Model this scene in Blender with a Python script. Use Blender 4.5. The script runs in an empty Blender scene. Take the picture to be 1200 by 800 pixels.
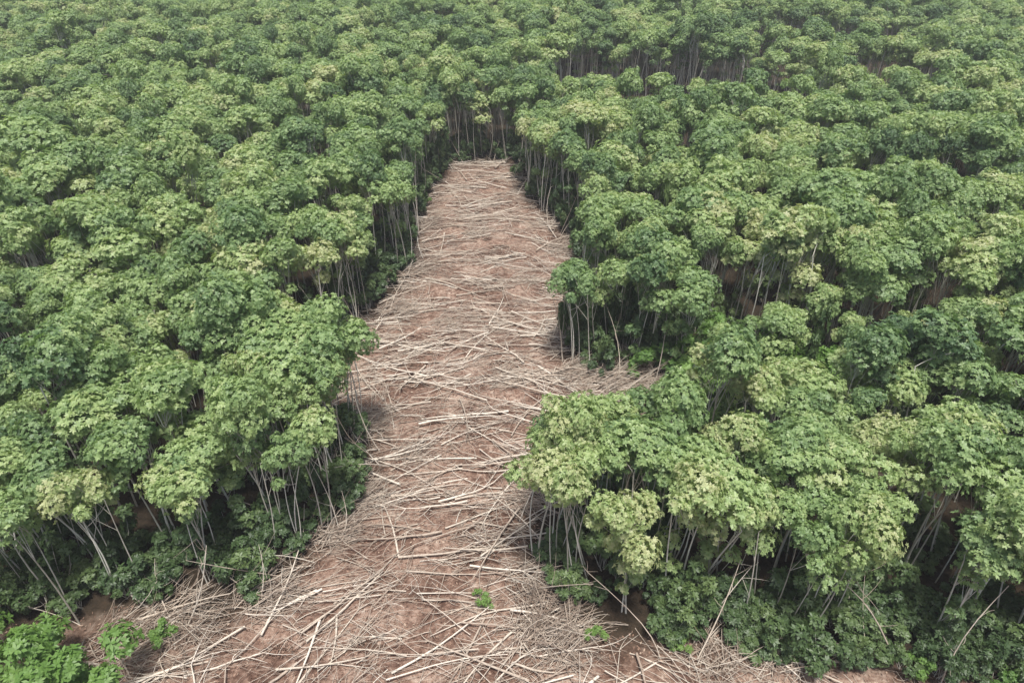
import bpy, math, random
import numpy as np
from mathutils import Vector, noise
rng=np.random.default_rng(7); random.seed(7)
scene=bpy.context.scene
scene.view_settings.view_transform='Standard'; scene.view_settings.look='None'; scene.view_settings.exposure=0

# ------------------------------------------------------------ materials
def new_mat(name):
    m=bpy.data.materials.new(name); m.use_nodes=True
    nt=m.node_tree; nt.nodes.clear()
    return m,nt,nt.nodes,nt.links
def math_node(N,L,op,a,b=None,c=None):
    n=N.new('ShaderNodeMath'); n.operation=op
    for i,v in enumerate((a,b,c)):
        if v is None: continue
        if isinstance(v,(int,float)): n.inputs[i].default_value=v
        else: L.new(v,n.inputs[i])
    return n.outputs[0]
def ramp(N,L,fac,stops):
    r=N.new('ShaderNodeValToRGB'); el=r.color_ramp.elements
    while len(el)<len(stops): el.new(0.5)
    for e,(p,c) in zip(el,stops): e.position=p; e.color=(*c,1)
    L.new(fac,r.inputs[0]); return r.outputs[0]
def noise_n(N,L,scale,detail=3,vec=None,rough=0.55):
    n=N.new('ShaderNodeTexNoise'); n.inputs['Scale'].default_value=scale; n.inputs['Detail'].default_value=detail
    n.inputs['Roughness'].default_value=rough
    if vec is not None: L.new(vec,n.inputs['Vector'])
    return n
def leaf_mat(name,stops,rough=0.5,trans=0.33):
    m,nt,N,L=new_mat(name)
    at=N.new('ShaderNodeAttribute'); at.attribute_name='tint'
    oi=N.new('ShaderNodeObjectInfo'); geo=N.new('ShaderNodeNewGeometry')
    nz=noise_n(N,L,0.055,3,geo.outputs['Position'])
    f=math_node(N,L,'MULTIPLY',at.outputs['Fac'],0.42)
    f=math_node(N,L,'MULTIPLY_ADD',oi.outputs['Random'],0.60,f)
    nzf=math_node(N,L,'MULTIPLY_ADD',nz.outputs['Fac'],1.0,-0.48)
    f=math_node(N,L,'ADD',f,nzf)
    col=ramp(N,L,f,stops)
    p=N.new('ShaderNodeBsdfPrincipled'); L.new(col,p.inputs['Base Color'])
    p.inputs['Roughness'].default_value=rough; p.inputs['Specular IOR Level'].default_value=0.55
    t=N.new('ShaderNodeBsdfTranslucent')
    mx=N.new('ShaderNodeMix'); mx.data_type='RGBA'; mx.blend_type='MULTIPLY'; mx.inputs[0].default_value=1
    L.new(col,mx.inputs[6]); mx.inputs[7].default_value=(1.4,1.5,0.8,1)
    L.new(mx.outputs[2],t.inputs['Color'])
    ms=N.new('ShaderNodeMixShader'); ms.inputs[0].default_value=trans
    L.new(p.outputs[0],ms.inputs[1]); L.new(t.outputs[0],ms.inputs[2])
    o=N.new('ShaderNodeOutputMaterial'); L.new(ms.outputs[0],o.inputs[0]); return m
M_leaf=leaf_mat('canopy_leaf',[(0.0,(0.080,0.145,0.066)),(0.2,(0.145,0.232,0.098)),(0.5,(0.245,0.345,0.140)),(0.78,(0.345,0.435,0.185)),(1.0,(0.44,0.46,0.25))])
M_under=leaf_mat('undergrowth_leaf',[(0.0,(0.040,0.074,0.028)),(0.5,(0.078,0.130,0.046)),(1.0,(0.14,0.20,0.07))],0.5,0.25)
M_bright=leaf_mat('shrub_leaf',[(0.0,(0.10,0.20,0.045)),(0.5,(0.16,0.28,0.065)),(1.0,(0.24,0.36,0.10))],0.5,0.35)
def bark_mat(name,stops,rough=0.8):
    m,nt,N,L=new_mat(name)
    at=N.new('ShaderNodeAttribute'); at.attribute_name='tint'
    geo=N.new('ShaderNodeNewGeometry')
    nz=noise_n(N,L,5.0,4,geo.outputs['Position'])
    f=math_node(N,L,'MULTIPLY_ADD',nz.outputs['Fac'],0.5,-0.1)
    f=math_node(N,L,'MULTIPLY_ADD',at.outputs['Fac'],0.7,f)
    p=N.new('ShaderNodeBsdfPrincipled'); L.new(ramp(N,L,f,stops),p.inputs['Base Color'])
    p.inputs['Roughness'].default_value=rough; p.inputs['Specular IOR Level'].default_value=0.2
    b=N.new('ShaderNodeBump'); b.inputs['Strength'].default_value=0.4; b.inputs['Distance'].default_value=0.02
    L.new(nz.outputs['Fac'],b.inputs['Height']); L.new(b.outputs[0],p.inputs['Normal'])
    o=N.new('ShaderNodeOutputMaterial'); L.new(p.outputs[0],o.inputs[0]); return m
M_bark=bark_mat('pale_bark',[(0.1,(0.21,0.19,0.15)),(0.5,(0.50,0.47,0.40)),(0.9,(0.76,0.73,0.65))])
M_dead=bark_mat('dead_wood',[(0.05,(0.13,0.092,0.068)),(0.35,(0.31,0.240,0.188)),(0.65,(0.50,0.430,0.350)),(1.0,(0.74,0.68,0.59))])
M_litter=bark_mat('dead_leaf_litter',[(0.05,(0.090,0.050,0.035)),(0.5,(0.24,0.150,0.108)),(0.95,(0.47,0.37,0.28))],0.9)

# ------------------------------------------------------------ geometry helpers
class B:
    def __init__(s): s.v=[];s.f=[];s.t=[];s.m=[];s.n=0
    def add(s,v,f,t,m):
        v=np.asarray(v,float).reshape(-1,3); f=np.asarray(f,int).reshape(-1,4)
        s.v.append(v); s.f.append(f+s.n); s.n+=len(v)
        t=np.broadcast_to(np.asarray(t,float),(len(f),)); s.t.append(t); s.m.append(np.full(len(f),m,int))
    def mesh(s,name,mats):
        v=np.concatenate(s.v); f=np.concatenate(s.f); t=np.concatenate(s.t); m=np.concatenate(s.m)
        me=bpy.data.meshes.new(name)
        me.vertices.add(len(v)); me.vertices.foreach_set('co',v.astype(np.float32).ravel())
        me.loops.add(len(f)*4); me.loops.foreach_set('vertex_index',f.astype(np.int32).ravel())
        me.polygons.add(len(f)); me.polygons.foreach_set('loop_start',np.arange(0,len(f)*4,4,dtype=np.int32))
        me.polygons.foreach_set('material_index',m.astype(np.int32))
        a=me.attributes.new('tint','FLOAT','FACE'); a.data.foreach_set('value',t.astype(np.float32))
        for x in mats: me.materials.append(x)
        me.update(calc_edges=True); return me
    def tube(s,pts,rad,sides,t,m):
        P=np.asarray(pts,float); R=np.asarray(rad,float); n=len(P)
        T=np.gradient(P,axis=0); T/=np.linalg.norm(T,axis=1,keepdims=True)+1e-9
        ref=np.array([0,0,1.]) if abs(T[0,2])<0.8 else np.array([1.,0,0])
        A=np.cross(T,ref); A/=np.linalg.norm(A,axis=1,keepdims=True)+1e-9
        C=np.cross(T,A)
        a=np.arange(sides)*2*math.pi/sides
        V=P[:,None]+R[:,None,None]*(np.cos(a)[None,:,None]*A[:,None]+np.sin(a)[None,:,None]*C[:,None])
        i=np.arange(n-1)[:,None]*sides; j=np.arange(sides)[None]; k=(j+1)%sides
        F=np.stack([i+j,i+k,i+sides+k,i+sides+j],-1).reshape(-1,4)
        s.add(V.reshape(-1,3),F,t,m)
    def leaves(s,p,d,nrm,L,W,droop,t,m):
        n=len(p); d=d/np.linalg.norm(d,axis=1,keepdims=True)
        sd=np.cross(d,nrm); sd/=np.linalg.norm(sd,axis=1,keepdims=True)+1e-9
        L=L[:,None];W=W[:,None]
        mid=p+d*L*0.5
        v=np.stack([p,mid+sd*W,p+d*L-nrm*droop*L,mid-sd*W],1).reshape(-1,3)
        s.add(v,np.arange(4*n).reshape(-1,4),t,m)
def unit(a): return a/(np.linalg.norm(a,axis=-1,keepdims=True)+1e-9)
def rosettes(b,pos,nrm,k,L,W,tint,m,rg,lo=0.05,hi=0.7):
    n=len(pos); nrm=unit(nrm)
    ref=unit(rg.normal(size=(n,3))); A=unit(np.cross(nrm,ref)); C=np.cross(nrm,A)
    az=(np.arange(k)[None]*2*math.pi/k+rg.uniform(-.35,.35,(n,k)))[...,None]
    el=rg.uniform(lo,hi,(n,k))[...,None]
    d=(np.cos(az)*A[:,None]+np.sin(az)*C[:,None])*np.cos(el)+nrm[:,None]*np.sin(el)
    P=np.repeat(pos[:,None],k,1).reshape(-1,3); D=d.reshape(-1,3); NN=np.repeat(nrm[:,None],k,1).reshape(-1,3)
    q=n*k
    sc=np.repeat(rg.uniform(.75,1.3,n),k)
    T=np.clip(np.repeat(tint,k)+rg.normal(0,.14,q),0,1)
    b.leaves(P,D,NN,L*sc*rg.uniform(.75,1.25,q),W*sc*rg.uniform(.8,1.2,q),0.18,T,m)

def curve_pts(p0,p1,n,sag,rg):
    t=np.linspace(0,1,n)[:,None]; p0=np.array(p0,float);p1=np.array(p1,float)
    off=rg.normal(0,1,3)*sag
    return p0*(1-t)+p1*t+np.sin(t*math.pi)*off
def make_tree(name,seed,H,R,low=0,flat=.2,dense=1.0):
    rg=np.random.default_rng(seed); b=B()
    nl=rg.integers(9,16)
    ang=rg.uniform(0,6.28)+np.arange(nl)*2.399+rg.normal(0,.5,nl)
    rr=R*np.sqrt((np.arange(nl)+.2)/nl)*rg.uniform(.5,1.2,nl)
    cz=H-1.0-flat*rr**2+rg.normal(0,.36,nl)-rg.uniform(.3,1.5,nl)*(rg.random(nl)<.2)
    asx=rg.uniform(.75,1.3)
    cen=np.stack([rr*np.cos(ang)*asx,rr*np.sin(ang)/asx,cz],1)
    lr=rg.uniform(.4,1.1,nl)
    if low:
        ex=low+rg.integers(0,3); a2=rg.uniform(0,6.28,ex)
        c2=np.stack([np.cos(a2)*rg.uniform(.2,1.1,ex),np.sin(a2)*rg.uniform(.2,1.1,ex),rg.uniform(H*.2,H*.75,ex)],1)
        cen=np.concatenate([cen,c2]); lr=np.concatenate([lr,rg.uniform(.3,.65,ex)])
    ns=rg.integers(2,5)
    fork=[]
    for i in range(ns):
        base=np.array([rg.normal(0,.5),rg.normal(0,.5),-.3])
        top=np.array([base[0]*.8+rg.normal(0,.5),base[1]*.8+rg.normal(0,.5),H*rg.uniform(.6,.82)])
        p=curve_pts(base,top,8,.2,rg); r0=rg.uniform(.035,.08)
        b.tube(p,np.linspace(r0*1.15,r0*.6,8),6,rg.uniform(.15,1.),1); fork.append((top,r0*.6,p))
    for i in range(len(cen)):
        top,r,p=fork[i%ns]
        if cen[i,2]>top[2]+.3: st=p[rg.integers(5,8)]
        else: st=p[min(7,max(1,int(7*(cen[i,2]-1.2)/top[2])))]
        e=cen[i]+np.array([0,0,.1]); q=curve_pts(st,e,5,.12,rg); tt=rg.uniform(.2,.8)
        b.tube(q,np.linspace(r*.6,.014,5),5,tt,1)
        for _ in range(3):
            s0=q[rg.integers(2,5)]; e2=e+unit(rg.normal(size=3)*[1,1,.4]+[0,0,.6])*lr[i]*.75
            b.tube(curve_pts(s0,e2,3,.06,rg),[.014,.009,.005],3,tt,1)
    for i in range(len(cen)):
        k=int(145*dense*lr[i]**1.9)+10
        d=unit(rg.normal(size=(k,3))); d[:,2]=np.abs(d[:,2])*1.0-rg.uniform(0,.9,k)*(rg.random(k)<.52); d=unit(d)
        ph=rg.uniform(0,6.28,3)
        bump=1+.25*np.sin(d[:,:1]*4+ph[0])*np.sin(d[:,1:2]*4+ph[1])
        rad=lr[i]*rg.uniform(.76,1.16,(k,1))*bump
        pos=cen[i]+d*rad*[1.08,1.08,.85]
        ok=np.ones(k,bool)
        for j in range(len(cen)):
            if j!=i:
                e=(pos-cen[j])/(lr[j]*.72); ok&=(np.sum(e*e,1)>1)
        pos=pos[ok]; d=d[ok]
        if len(pos)==0: continue
        nr=unit(d+[0,0,.35]+rg.normal(0,.22,(len(d),3)))
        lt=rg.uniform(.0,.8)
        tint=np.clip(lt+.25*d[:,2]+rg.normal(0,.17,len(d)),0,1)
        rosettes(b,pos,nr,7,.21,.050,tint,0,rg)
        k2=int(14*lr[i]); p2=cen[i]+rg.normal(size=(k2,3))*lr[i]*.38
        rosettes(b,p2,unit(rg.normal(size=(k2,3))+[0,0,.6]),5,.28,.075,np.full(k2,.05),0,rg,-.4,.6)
    return b.mesh(name,[M_leaf,M_bark])
def make_shrub(name,seed,H,R,mat,k=120,L=.3):
    rg=np.random.default_rng(seed); b=B(); nl=rg.integers(7,11)
    for i in range(nl):
        a=rg.uniform(0,6.28); r=R*math.sqrt(rg.random()); z=H*(1-.45*(r/R)**2)*rg.uniform(.35,.9)
        c=np.array([r*math.cos(a),r*math.sin(a),z]); lr=rg.uniform(.35,.7)*R*.6
        b.tube(curve_pts([rg.normal(0,.15),rg.normal(0,.15),-.1],c,5,.12,rg),np.linspace(.035,.01,5),4,rg.random(),1)
        n=int(k/nl*1.6); d=unit(rg.normal(size=(n,3))+[0,0,.35])
        pos=c+d*lr*rg.uniform(.45,1.1,(n,1)); pos[:,2]=np.maximum(pos[:,2],.08)
        rosettes(b,pos,unit(d+[0,0,.6]),6,L,L*.22,np.clip(rg.uniform(.1,.8)+rg.normal(0,.15,n),0,1),0,rg)
    return b.mesh(name,[mat,M_bark])

# ------------------------------------------------------------ layout
main=[(-9.2,99.5),(-10.4,94),(-11.4,86),(-11.8,78),(-11.4,70),(-12.2,62),(-14.6,56.5),(-15.9,52.5),(-18.0,46),(-15.8,42),(-11.4,39.8),(-10.6,35),
 (-11.8,31),(-13.8,28),(-15.2,26),(-17.2,24.0),(-23,24.6),(-28,23.4),(-35,22.2),(-70,19),(-70,4),(70,4),(70,16.5),(40,18.1),(27,20.2),(19,22.2),(11,22.6),(6,22.8),
 (2.0,24.6),(1.3,28),(1.9,31.3),(6,34.0),(11.0,36.4),(14,40),(14.5,44),(12.5,46.6),(7.6,47.2),(4.9,50),(5.6,56),(7.6,60),(8.6,66),
 (6.8,74),(5.0,80),(2.2,87),(1.2,93),(.8,100.5)]
farA=[(8,109),(26,104),(46,100),(50,128),(30,136),(8,138)]
farB=[(55,112),(72,110),(74,127),(56,130)]
farC=[(53,147),(88,143),(89,164),(53,168)]
polys=[np.array(p,float) for p in (main,farA,farB,farC)]
low_strip=np.array([(14,37),(18,38),(26,40.5),(34,42),(36,47.5),(26,48.5),(14,48.8)],float)
def inside(P,poly):
    x,y=P[:,0],P[:,1]; c=np.zeros(len(P),bool); n=len(poly)
    for i in range(n):
        x1,y1=poly[i];x2,y2=poly[i-1]
        m=((y1>y)!=(y2>y)); xi=(x2-x1)*(y-y1)/((y2-y1) if y2!=y1 else 1e-9)+x1
        c^=(m&(x<xi))
    return c
def edist(P,poly):
    d=np.full(len(P),1e9)
    for i in range(len(poly)):
        a=poly[i-1];c=poly[i];ab=c-a; t=np.clip(((P-a)@ab)/(ab@ab),0,1)
        d=np.minimum(d,np.linalg.norm(P-(a+t[:,None]*ab),axis=1))
    return d
def gz(x,y):
    v=Vector((x,y,0))
    return .35*noise.noise(v*.035)+.16*noise.noise(v*.35)+.10*noise.noise(v*1.2)

# ------------------------------------------------------------ ground
xs=np.concatenate([np.linspace(-1600,-160,14),np.arange(-150,-36,6),np.arange(-34,36,.35),np.arange(37,150,6),np.linspace(160,1600,14)])
ys=np.concatenate([np.linspace(-1400,-20,14),np.arange(-10,14,4),np.arange(16,100,.35),np.arange(102,220,6),np.linspace(230,3000,20)])
X,Y=np.meshgrid(xs,ys); V=np.stack([X.ravel(),Y.ravel(),np.zeros(X.size)],1)
near=(np.abs(V[:,0])<160)&(V[:,1]>-20)&(V[:,1]<225)
for i in np.nonzero(near)[0]: V[i,2]=gz(V[i,0],V[i,1])
nx=len(xs); ny=len(ys); I=(np.arange(ny-1)[:,None]*nx+np.arange(nx-1)[None]).ravel()
F=np.stack([I,I+1,I+nx+1,I+nx],1)
P2=V[:,:2]
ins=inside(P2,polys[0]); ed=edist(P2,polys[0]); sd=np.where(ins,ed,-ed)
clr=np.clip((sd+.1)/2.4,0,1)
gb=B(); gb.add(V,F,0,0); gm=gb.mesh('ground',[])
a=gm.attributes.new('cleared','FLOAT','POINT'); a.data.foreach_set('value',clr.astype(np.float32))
gm.polygons.foreach_set('use_smooth',np.ones(len(gm.polygons),bool))
m,nt,N,L=new_mat('cleared_soil')
geo=N.new('ShaderNodeNewGeometry'); pos=geo.outputs['Position']
n1=noise_n(N,L,.28,5,pos,.6); n2=noise_n(N,L,2.2,6,pos,.7)
mp=N.new('ShaderNodeMapping'); mp.inputs['Scale'].default_value=(.8,3.0,1); mp.inputs['Rotation'].default_value=(0,0,.08); L.new(pos,mp.inputs['Vector'])
n3=noise_n(N,L,2.4,5,mp.outputs[0],.7)
f=math_node(N,L,'MULTIPLY_ADD',n2.outputs['Fac'],.9,0); f=math_node(N,L,'MULTIPLY_ADD',n3.outputs['Fac'],.4,f); f=math_node(N,L,'MULTIPLY_ADD',n1.outputs['Fac'],.9,f)
f=math_node(N,L,'MULTIPLY_ADD',f,2.4,-2.2)
soil=ramp(N,L,f,[(0,(0.088,0.050,0.036)),(.35,(0.180,0.112,0.083)),(.6,(0.275,0.185,0.140)),(.85,(0.365,0.268,0.210)),(1,(0.46,0.37,0.30))])
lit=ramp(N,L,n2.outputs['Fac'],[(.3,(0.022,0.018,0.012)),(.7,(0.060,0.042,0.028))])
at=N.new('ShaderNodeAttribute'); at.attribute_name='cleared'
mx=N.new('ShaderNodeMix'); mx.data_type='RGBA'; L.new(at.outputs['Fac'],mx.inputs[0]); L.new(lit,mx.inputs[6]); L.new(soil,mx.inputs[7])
p=N.new('ShaderNodeBsdfPrincipled'); p.inputs['Roughness'].default_value=.95; p.inputs['Specular IOR Level'].default_value=.1
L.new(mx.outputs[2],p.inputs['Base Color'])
bp=N.new('ShaderNodeBump'); bp.inputs['Distance'].default_value=.25; bp.inputs['Strength'].default_value=.9; L.new(n2.outputs['Fac'],bp.inputs['Height']); L.new(bp.outputs[0],p.inputs['Normal'])
o=N.new('ShaderNodeOutputMaterial'); L.new(p.outputs[0],o.inputs[0])
gm.materials.append(m)
g=bpy.data.objects.new('ground',gm); scene.collection.objects.link(g)

# ------------------------------------------------------------ tree meshes and placement
NV=14
lowl=[0,0,4,0,0,6,0,3,0,5,0,0,7,0]
treeM=[make_tree('plantation_tree_mesh_%d'%i,500+i,11.0*(.88+.22*(i%5)/4),[1.3,1.75,2.2][i%3],low=lowl[i],flat=[.42,.22,.14][i%3],dense=[1,1.1,.85,1][i%4]) for i in range(NV)]
lowv=[i for i in range(NV) if lowl[i]]; tallv=[i for i in range(NV) if not lowl[i]]
pts=[]
sx,sy=2.65,2.65
for iy,y in enumerate(np.arange(-2,270,sy)):
    w=min(60+abs(y)*.95+8,215)
    for x in np.arange(-w,w,sx):
        pts.append((x+(iy%2)*sx*.5,y+.06*x))
P=np.array(pts)+rng.normal(0,.66,(len(pts),2))
bad=np.zeros(len(P),bool)
for q in polys: bad|=inside(P,q)
gapn=np.array([noise.noise(Vector((x*.14,y*.14,31))) for x,y in P])
D=edist(P,polys[0])
bad|=(P[:,1]<14)|(rng.random(len(P))<.05)|((gapn>.38)&(D>4)&(rng.random(len(P))<.6))
P=P[~bad]; D=D[~bad]
print('trees',len(P))
def obj(name,me,loc,rot=0,s=(1,1,1),tilt=(0,0)):
    o=bpy.data.objects.new(name,me); scene.collection.objects.link(o)
    o.location=loc; o.rotation_euler=(tilt[0],tilt[1],rot); o.scale=s; return o
SC=np.array([.96+.16*noise.noise(Vector((x*.05,y*.05,3)))+.32*noise.noise(Vector((x*.16,y*.16,9))) for x,y in P])+rng.normal(0,.09,len(P))
inl=inside(P,low_strip); SC[inl]*=rng.uniform(.5,.72,inl.sum())
SC=np.where((P[:,1]<30)&(np.abs(P[:,0])<60),np.clip(SC,.84,1.0),SC)
edge=(D<2.3)&(P[:,1]<104)&(np.abs(P[:,0])<46)
protos={}
idx=np.nonzero(edge)[0]; print('edge trees',len(idx))
for c,i in enumerate(idx):
    x,y=P[i]
    if c<NV: v=c
    elif y>94: v=int(rng.choice(tallv))
    elif x>3 and 44<y: v=int(rng.choice(lowv)) if rng.random()<.6 else int(rng.choice(tallv))
    else: v=int(rng.choice(tallv)) if rng.random()<.85 else int(rng.choice(lowv))
    s=min(max(SC[i],.92),1.04) if not inl[i] else max(SC[i],.6)
    if y>94: s=rng.uniform(.98,1.1)
    o=obj('plantation_tree',treeM[v],(x,y,gz(x,y)),rng.uniform(0,6.28),(s*rng.uniform(.76,.98),)*2+(s,),(rng.normal(0,.035),rng.normal(0,.035)))
    if v not in protos: protos[v]=o
def scatter(name,P,Z,rot,scale,var,objs):
    me=bpy.data.meshes.new(name); me.from_pydata([(float(a),float(b_),float(c)) for (a,b_),c in zip(P,Z)],[],[])
    at=me.attributes.new('rot','FLOAT_VECTOR','POINT'); at.data.foreach_set('vector',rot.astype(np.float32).ravel())
    at=me.attributes.new('scl','FLOAT_VECTOR','POINT'); at.data.foreach_set('vector',scale.astype(np.float32).ravel())
    at=me.attributes.new('var','INT','POINT'); at.data.foreach_set('value',var.astype(np.int32))
    o=bpy.data.objects.new(name,me); scene.collection.objects.link(o)
    ng=bpy.data.node_groups.new(name+'_nodes','GeometryNodeTree')
    ng.interface.new_socket('Geometry',in_out='INPUT',socket_type='NodeSocketGeometry'); ng.interface.new_socket('Geometry',in_out='OUTPUT',socket_type='NodeSocketGeometry')
    N=ng.nodes;L=ng.links; gi=N.new('NodeGroupInput'); go=N.new('NodeGroupOutput'); j=N.new('GeometryNodeJoinGeometry')
    def na(t,n):
        x=N.new('GeometryNodeInputNamedAttribute'); x.data_type=t; x.inputs['Name'].default_value=n; return x.outputs[0]
    r=na('FLOAT_VECTOR','rot'); s=na('FLOAT_VECTOR','scl'); vv=na('INT','var')
    for k,ob in enumerate(objs):
        oi=N.new('GeometryNodeObjectInfo'); oi.inputs['Object'].default_value=ob; oi.inputs['As Instance'].default_value=True
        cm=N.new('FunctionNodeCompare'); cm.data_type='INT'; cm.operation='EQUAL'; L.new(vv,cm.inputs[2]); cm.inputs[3].default_value=k
        ip=N.new('GeometryNodeInstanceOnPoints'); L.new(gi.outputs[0],ip.inputs['Points']); L.new(cm.outputs[0],ip.inputs['Selection'])
        L.new(oi.outputs['Geometry'],ip.inputs['Instance'])
        e=N.new('FunctionNodeEulerToRotation'); L.new(r,e.inputs[0]); L.new(e.outputs[0],ip.inputs['Rotation'])
        L.new(s,ip.inputs['Scale']); L.new(ip.outputs[0],j.inputs[0])
    L.new(j.outputs[0],go.inputs[0])
    md=o.modifiers.new('scatter','NODES'); md.node_group=ng; return o
Q=P[~edge]; S=SC[~edge]; n=len(Q)
scatter('forest_canopy',Q,[gz(*q) for q in Q],np.stack([rng.normal(0,.05,n),rng.normal(0,.05,n),rng.uniform(0,6.28,n)],1),
   np.stack([S*rng.uniform(.7,1.22,n)]*2+[S],1),rng.integers(0,NV,n),[protos[k] for k in range(NV)])

# undergrowth
shM=[make_shrub('undergrowth_mesh_%d'%i,300+i,2.3+.7*i,1.3,M_under,190,.23) for i in range(3)]
U=np.stack([rng.uniform(-60,60,9000),rng.uniform(15,125,9000)],1)
ok=~inside(U,polys[0]); de=edist(U,polys[0]); pr=np.where(de<4,.95,np.where(de<8,.35,.05)); pr[inside(U,low_strip)]=1.0; ok&=(rng.random(len(U))<pr)&(de>.15)
U=U[ok]
E=np.stack([rng.uniform(12,42,110),np.zeros(110)],1); E[:,1]=np.interp(E[:,0],[11,19,27,40],[22.6,22.2,20.2,18.1])+rng.uniform(-1.5,2.5,110)
U=np.concatenate([U,E]); n=len(U); print('under',n)
first=[]
for k in range(3):
    first.append(obj('undergrowth_shrub',shM[k],(U[k,0],U[k,1],gz(*U[k])),1.0*k))
s=rng.uniform(.4,1.15,n)
zf=np.where((U[:,0]>3)&(U[:,1]>44)&(U[:,1]<92),1.5,.95)*np.where((rng.random(n)<.16)&(U[:,1]>30),1.7,1)
scatter('forest_undergrowth',U,[gz(*q) for q in U],np.stack([0*s,0*s,rng.uniform(0,6.28,n)],1),np.stack([s,s,s*rng.uniform(.7,1.4,n)*zf],1),rng.integers(0,3,n),first)

# brighter shrubs
brM=[make_shrub('green_shrub_mesh_%d'%i,400+i,4.2,2.0,M_bright,420,.24) for i in range(2)]
for k,(x,y,s) in enumerate([(15.5,45.5,1.3),(17.5,44.5,1.6),(19.5,43.5,1.6),(21.5,45,1.7),(23,44,1.5),(13.8,43,1.1),(13,46.5,1.0),(10.5,46.8,.5),(25.5,44.5,1.4),(15.5,41,1.2),(12.5,39,.8),(17.5,47,1.5),
    (-22,18.6,1.35),(-24.5,19.5,1.3),(-20.3,17.6,.9),(-27,20,1.2),(-1.7,24.6,.26),(-2.0,25.2,.2),(-19.5,22.3,.4),(-11.6,40.2,.3),(6.0,62,.3),(4.7,22.4,.3),(9.5,21.9,.3),
    (16,21.3,.35),(22,20.3,.4),(26,19.3,.45),(31,18.4,.5),(36,17.8,.5),(7.2,70,.35),(-11.2,84,.35)]):
    obj('green_shrub',brM[k%2],(x,y,gz(x,y)),k*1.7,(s,s,s))

# ------------------------------------------------------------ felled stems, branches, litter
b=B(); rg=np.random.default_rng(55)
def in_main(x,y): return inside(np.array([[x,y]]),polys[0])[0]
def flow(x,y): return .06+.55*noise.noise(Vector((x*.13,y*.13,1)))-.028*(x+3)*(1 if y<60 else .4)
def felled(x,y,ang,Ln,r,h0,bt):
    d=np.array([math.cos(ang),math.sin(ang),0]); sdv=np.array([-d[1],d[0],0])
    n=6; t=np.linspace(-.5,.5,n); bend=rg.normal(0,.035)*Ln
    P=np.array([x,y,0])+t[:,None]*d*Ln+(np.cos(t*math.pi)*bend)[:,None]*sdv
    lift=rg.uniform(0,.5)*(rg.random()<.35)
    for i in range(n): P[i,2]=gz(P[i,0],P[i,1])+r+h0+lift*(t[i]+.5)
    b.tube(P,np.linspace(r,r*.4,n),6,bt,0)
    for _ in range(rg.integers(2,7)):
        k=rg.integers(2,n); a2=ang+rg.choice([-1,1])*rg.uniform(.2,.75); l2=rg.uniform(.6,2.2)
        e=P[k]+np.array([math.cos(a2)*l2,math.sin(a2)*l2,rg.uniform(-.1,.45)]); e[2]=max(e[2],gz(e[0],e[1])+.03)
        b.tube(curve_pts(P[k],e,4,.08,rg),np.linspace(r*.4,.01,4),4,bt+rg.normal(0,.08),0)
cnt=0
while cnt<1500:
    y=15.5+(100-15.5)*rg.random()**1.05; x=rg.uniform(-22,16)
    if not in_main(x,y): continue
    if noise.noise(Vector((x*.28,y*.42,7)))+rg.normal(0,.18)<-.06: continue
    ang=flow(x,y)+rg.normal(0,.34)
    if rg.random()<.22: ang=rg.uniform(0,3.14)
    if rg.random()<.5: ang+=math.pi
    big=cnt<470
    Ln=rg.uniform(2.5,7.4) if big else rg.uniform(1.3,5.0)
    r=rg.uniform(.042,.088) if big else rg.uniform(.016,.042)
    felled(x,y,ang,Ln,r,rg.uniform(0,.3),np.clip(rg.normal(.74 if big else .58,.24),.05,1)); cnt+=1
# leaning / half-fallen stems along the forest edges
mp_=polys[0]; ne=0
while ne<75:
    i=int(rg.integers(0,len(mp_))); A_=mp_[i-1]; C_=mp_[i]
    if abs(A_[0])>34 or abs(C_[0])>34: continue
    t=rg.random(); q=A_*(1-t)+C_*t; tn=(C_-A_)/np.linalg.norm(C_-A_); out=np.array([tn[1],-tn[0]])
    if in_main(*(q+out*.5)): out=-out
    s0=q-out*rg.uniform(.2,1.6); l=rg.uniform(3,7.5); elv=rg.uniform(.25,1.25)
    hd=out*rg.uniform(.2,1)+tn*rg.normal(0,.8); hd/=np.linalg.norm(hd)
    p0=np.array([s0[0],s0[1],gz(*s0)]); p1=p0+[hd[0]*math.cos(elv)*l,hd[1]*math.cos(elv)*l,math.sin(elv)*l]
    r=rg.uniform(.025,.055); Pq=curve_pts(p0,p1,7,.3,rg); tt=rg.uniform(.5,1)
    b.tube(Pq,np.linspace(r,r*.35,7),6,tt,0)
    for _ in range(5):
        k=rg.integers(2,7); e=Pq[k]+rg.normal(0,.6,3)+[0,0,.3]; b.tube(curve_pts(Pq[k],e,4,.08,rg),np.linspace(.016,.006,4),4,tt-.1,0)
    ne+=1
U=np.stack([rg.uniform(-24,33,60000),rg.uniform(15.5,99,60000)],1); U=U[inside(U,polys[0])]
kept=0
for x,y in U:
    if noise.noise(Vector((x*.3,y*.4,17)))+rg.normal(0,.16)<.02: continue
    ang=flow(x,y)+rg.normal(0,.9); l=rg.uniform(.25,1.3)
    z=gz(x,y)+.02+rg.random()**2*.2
    p0=np.array([x,y,z]); p1=p0+[math.cos(ang)*l,math.sin(ang)*l,rg.normal(0,.05)]
    r=rg.uniform(.008,.017)
    b.tube(curve_pts(p0,p1,3,.06,rg),[r,r*.8,r*.4],3,np.clip(rg.normal(.42,.27),0,1),0)
    kept+=1
    if kept>7000: break
print('twigs',kept)
me=b.mesh('felled_branches',[M_dead]); scene.collection.objects.link(bpy.data.objects.new('felled_branches',me))
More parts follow.
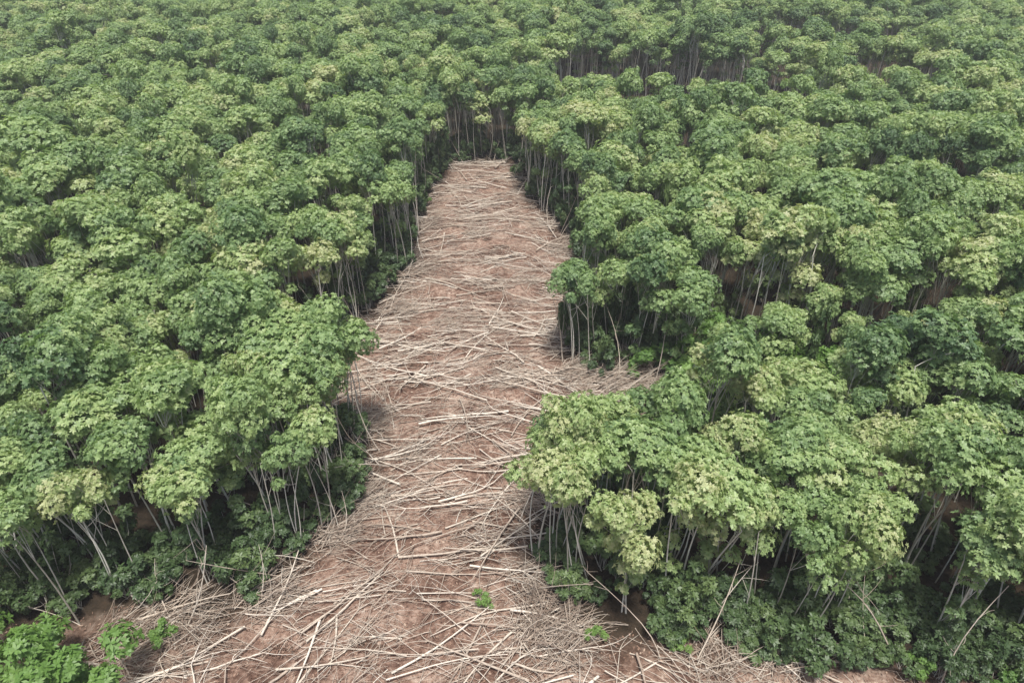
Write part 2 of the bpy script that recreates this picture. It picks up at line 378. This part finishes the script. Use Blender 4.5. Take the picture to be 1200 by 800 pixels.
# litter
b=B(); U=np.stack([rng.uniform(-60,60,150000),rng.uniform(15,99,150000)],1); U=U[inside(U,polys[0])][:60000]
n=len(U); Z=np.array([gz(x,y)+.03 for x,y in U])+rg.random(n)*.06
nr=unit(rg.normal(0,.45,(n,3))+[0,0,1]); a=rg.uniform(0,6.28,n)
b.leaves(np.column_stack([U,Z]),np.stack([np.cos(a),np.sin(a),rg.normal(0,.2,n)],1),nr,rg.uniform(.08,.26,n),rg.uniform(.02,.06,n),.1,np.clip(rg.normal(.42,.3,n),0,1),0)
scene.collection.objects.link(bpy.data.objects.new('leaf_litter',b.mesh('leaf_litter',[M_litter])))
def brush_pile(x,y,R,H,n,ang0,spread,tm=.5,Lr=(1,3)):
    global b
    b=B()
    for _ in range(n):
        r=R*math.sqrt(rg.random()); a=rg.uniform(0,6.28); px=x+r*math.cos(a); py=y+r*math.sin(a)
        z=gz(px,py)+rg.random()*H*(1-r/R*.8); an=ang0+rg.normal(0,spread); l=rg.uniform(*Lr); up=rg.normal(.12,.22)
        p0=np.array([px,py,z]); p1=p0+[math.cos(an)*l,math.sin(an)*l,up*l]; p1[2]=max(p1[2],gz(p1[0],p1[1])+.02)
        r0=rg.uniform(.01,.036)
        b.tube(curve_pts(p0,p1,5,.14*l*.5,rg),np.linspace(r0,r0*.4,5),4,np.clip(rg.normal(tm-.1,.25),0,1),0)
    o=bpy.data.objects.new('brush_pile',b.mesh('brush_pile',[M_dead])); scene.collection.objects.link(o)
for a in [(2.0,22.6,2.2,1.2,340,.4,.9,.45),(-19.5,22.8,2.8,1.1,330,.2,.8,.5),(-15,25.0,1.8,.8,180,.6,.8,.55),(9.6,44.6,3.6,1.3,480,.25,.5,.6,(1.5,4)),(5.6,46.4,2.2,.9,220,.3,.5,.6),
          (11,20.8,1.5,.4,130,.9,.9,.6),(14.5,20.4,1.3,.4,90,1.2,.9,.55),(-11.6,40.6,1.8,.8,180,.4,.6),(-12.0,57,1.8,.7,180,.2,.5),(5.4,71,1.8,.6,160,.2,.5),(1.0,26,1.5,.6,150,-.3,.7),(-22.5,21.6,2.0,.7,190,.2,.7),
          (4.0,54,1.6,.7,180,-.3,.5,.6,(1.5,3.5)),(-10.6,33,1.4,.6,150,.4,.6),(-12.0,29.5,1.4,.6,150,.5,.6),(6.2,62,1.6,.6,180,-.3,.5),(-11,66,1.5,.5,140,.2,.5),(-11.2,78,1.5,.5,140,.2,.5),(.4,33,1.6,.6,170,-.4,.6),
          (-3,30,1.2,.5,60,.1,.6,.65,(1,3)),(-8,37,1.3,.5,70,.2,.6,.65,(1,3)),(-1,47,1.4,.5,80,-.1,.6,.65,(1,3)),(-7,55,1.4,.5,80,.2,.6,.65,(1,3)),(1,64,1.4,.5,80,-.1,.6,.65,(1,3)),(-5,75,1.5,.5,80,.1,.6,.65,(1,3))]:
    brush_pile(*a)
b=B(); hp=[]
while len(hp)<38:
    x=rg.uniform(-14,7);y=rg.uniform(18,97)
    if in_main(x,y): hp.append((x,y,rg.uniform(.2,.5)))
for x,y,r in hp:
    n=int(260*r); d=unit(rg.normal(size=(n,3))); d[:,2]=np.abs(d[:,2])*.5
    ps=np.array([x,y,gz(x,y)])+d*r*rg.uniform(.2,1.3,(n,1))*[1.6,.8,1]
    rosettes(b,ps,unit(d+[0,0,.3]),3,.17,.035,np.full(n,rg.uniform(0,.4)),0,rg,-.2,.9)
    b.tube(curve_pts([x,y,gz(x,y)-.1],[x+.03,y,gz(x,y)+.2],3,.01,rg),[.08,.07,.06],7,.2,0)
scene.collection.objects.link(bpy.data.objects.new('dead_leaf_heaps',b.mesh('dead_leaf_heaps',[M_litter])))

# ------------------------------------------------------------ light
el,az=math.radians(77),math.radians(-82)
w=bpy.data.worlds.new('World'); scene.world=w; w.use_nodes=True
nt=w.node_tree; bg=nt.nodes['Background']; sk=nt.nodes.new('ShaderNodeTexSky'); sk.sky_type='NISHITA'; sk.sun_disc=False
sk.sun_elevation=el; sk.sun_rotation=math.pi/2-az; sk.dust_density=4; sk.air_density=1.0; sk.ozone_density=.5; nt.links.new(sk.outputs[0],bg.inputs[0]); bg.inputs[1].default_value=.15
sl=bpy.data.lights.new('sun','SUN'); sl.energy=5.0; sl.angle=math.radians(8); sl.color=(1,.98,.94)
so=bpy.data.objects.new('sun',sl); scene.collection.objects.link(so)
dv=Vector((math.cos(el)*math.cos(az),math.cos(el)*math.sin(az),math.sin(el)))
so.rotation_euler=dv.to_track_quat('Z','Y').to_euler(); so.location=dv*100
# thin humid haze lying over the whole forest
bm_v=[(-900,-60,-2),(900,-60,-2),(900,1500,-2),(-900,1500,-2),(-900,-60,60),(900,-60,60),(900,1500,60),(-900,1500,60)]
hm=bpy.data.meshes.new('haze'); hm.from_pydata(bm_v,[],[(0,3,2,1),(4,5,6,7),(0,1,5,4),(1,2,6,5),(2,3,7,6),(3,0,4,7)])
m,nt,N,L=new_mat('haze'); vs=N.new('ShaderNodeVolumeScatter'); vs.inputs['Density'].default_value=.0004; vs.inputs['Anisotropy'].default_value=0.0; vs.inputs['Color'].default_value=(.97,.98,1,1)
o=N.new('ShaderNodeOutputMaterial'); L.new(vs.outputs[0],o.inputs['Volume']); hm.materials.append(m)
scene.collection.objects.link(bpy.data.objects.new('atmosphere_haze',hm))
# camera
cd=bpy.data.cameras.new('camera'); cd.lens=24; cd.sensor_width=36; cd.clip_end=5000
co=bpy.data.objects.new('camera',cd); scene.collection.objects.link(co); co.location=(0,0,36); co.rotation_euler=(math.radians(55.5),0,0)
scene.camera=co
